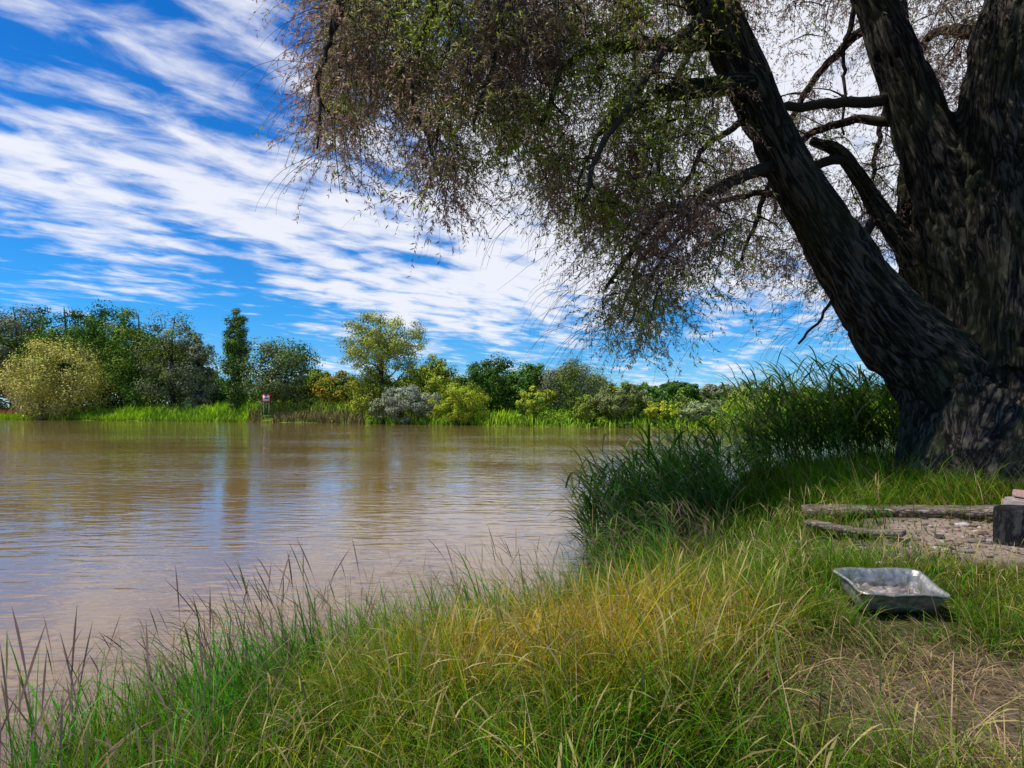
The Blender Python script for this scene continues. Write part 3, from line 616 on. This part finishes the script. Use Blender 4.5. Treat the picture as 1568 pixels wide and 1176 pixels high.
# ---------------------------------------------------------------- world
az=math.radians(-98);el=math.radians(60)
w=bpy.data.worlds.new('World');scene.world=w;w.use_nodes=True;nt=w.node_tree;nt.nodes.clear();L=nt.links.new
out=N(nt,'ShaderNodeOutputWorld');bg=N(nt,'ShaderNodeBackground');bg.inputs['Strength'].default_value=.15
sky=N(nt,'ShaderNodeTexSky',sky_type='NISHITA');sky.sun_disc=False;sky.sun_elevation=el;sky.sun_rotation=az;sky.air_density=1.0;sky.dust_density=.1;sky.ozone_density=3.0
tc=N(nt,'ShaderNodeTexCoord');sp=N(nt,'ShaderNodeSeparateXYZ');L(tc.outputs['Generated'],sp.inputs[0])
tr_=N(nt,'ShaderNodeValToRGB');e=tr_.color_ramp.elements;e[0].position=0;e[0].color=(.38,.64,.94,1);e[1].position=.5;e[1].color=(.05,.47,.95,1)
e2_=tr_.color_ramp.elements.new(.15);e2_.color=(.13,.58,.98,1)
L(sp.outputs[2],tr_.inputs[0])
mt=N(nt,'ShaderNodeMix',data_type='RGBA',blend_type='MULTIPLY');mt.inputs['Factor'].default_value=1;L(sky.outputs[0],mt.inputs['A']);L(tr_.outputs[0],mt.inputs['B'])
zz=math_(nt,'ADD',math_(nt,'MAXIMUM',sp.outputs[2],0.0),.09)
px=math_(nt,'DIVIDE',sp.outputs[0],zz);py=math_(nt,'DIVIDE',sp.outputs[1],zz)
cb=N(nt,'ShaderNodeCombineXYZ');L(px,cb.inputs[0]);L(py,cb.inputs[1])
def cn(rot,sc,det,rough,dist,off=0):
    mp=N(nt,'ShaderNodeMapping',vector_type='TEXTURE');mp.inputs['Rotation'].default_value=(0,0,rot);mp.inputs['Scale'].default_value=(1/sc[0],1/sc[1],1);mp.inputs['Location'].default_value=(off,off*.7,0)
    L(cb.outputs[0],mp.inputs[0]);q=N(nt,'ShaderNodeTexNoise',i_Scale=1.0,i_Detail=det,i_Roughness=rough,i_Distortion=dist);L(mp.outputs[0],q.inputs['Vector']);return q.outputs['Fac']
A=cn(-.30,(2.2,1.0),3.,.5,.4,3.1)
B=cn(.66,(4.2,7.4),6.,.57,.3,1.3)
Cc=cn(.0,(.8,.6),1.,.5,0,7.7)
def gauss(cx,cy,rx,ry,amp):
    a=math_(nt,'DIVIDE',math_(nt,'SUBTRACT',px,cx),rx);b=math_(nt,'DIVIDE',math_(nt,'SUBTRACT',py,cy),ry)
    r=math_(nt,'ADD',math_(nt,'MULTIPLY',a,a),math_(nt,'MULTIPLY',b,b));return math_(nt,'MULTIPLY',math_(nt,'EXPONENT',math_(nt,'MULTIPLY',r,-1.0)),amp)
cov=math_(nt,'ADD',math_(nt,'MULTIPLY',A,.60),math_(nt,'ADD',math_(nt,'MULTIPLY',B,.68),math_(nt,'MULTIPLY',Cc,.25)))
cov=math_(nt,'ADD',cov,gauss(-.1,3.2,1.0,1.5,.22))
cov=math_(nt,'ADD',cov,gauss(-1.4,2.2,.6,.6,.08))
cov=math_(nt,'ADD',cov,gauss(1.0,1.8,1.0,1.3,.29))
cov=math_(nt,'SUBTRACT',cov,gauss(-2.8,4.0,1.4,1.3,.07))
mr=N(nt,'ShaderNodeMapRange',interpolation_type='SMOOTHSTEP');mr.inputs['From Min'].default_value=.73;mr.inputs['From Max'].default_value=1.0;mr.inputs['To Max'].default_value=.93;L(cov,mr.inputs[0])
mx=N(nt,'ShaderNodeMix',data_type='RGBA');L(mr.outputs[0],mx.inputs['Factor']);L(mt.outputs['Result'],mx.inputs['A']);mx.inputs['B'].default_value=(6.1,6.2,6.7,1)
L(mx.outputs['Result'],bg.inputs[0]);L(bg.outputs[0],out.inputs[0])
sun=bpy.data.lights.new('sun','SUN');sun.energy=5;sun.angle=math.radians(.5);sun.color=(1,.95,.86);so=bpy.data.objects.new('sun',sun);scene.collection.objects.link(so)
dv=Vector((math.sin(az)*math.cos(el),math.cos(az)*math.cos(el),math.sin(el)));so.rotation_euler=dv.to_track_quat('Z','Y').to_euler()
# ---------------------------------------------------------------- camera
cam=bpy.data.cameras.new('camera');co=bpy.data.objects.new('camera',cam);scene.collection.objects.link(co);scene.camera=co
co.location=(0,0,H);co.rotation_euler=(math.radians(90),0,0);cam.sensor_width=36;cam.lens=36*F/1568;cam.shift_y=(VH-588)/1568;cam.clip_start=.05;cam.clip_end=9000
scene.view_settings.view_transform='Standard';scene.view_settings.look='None';scene.view_settings.exposure=0
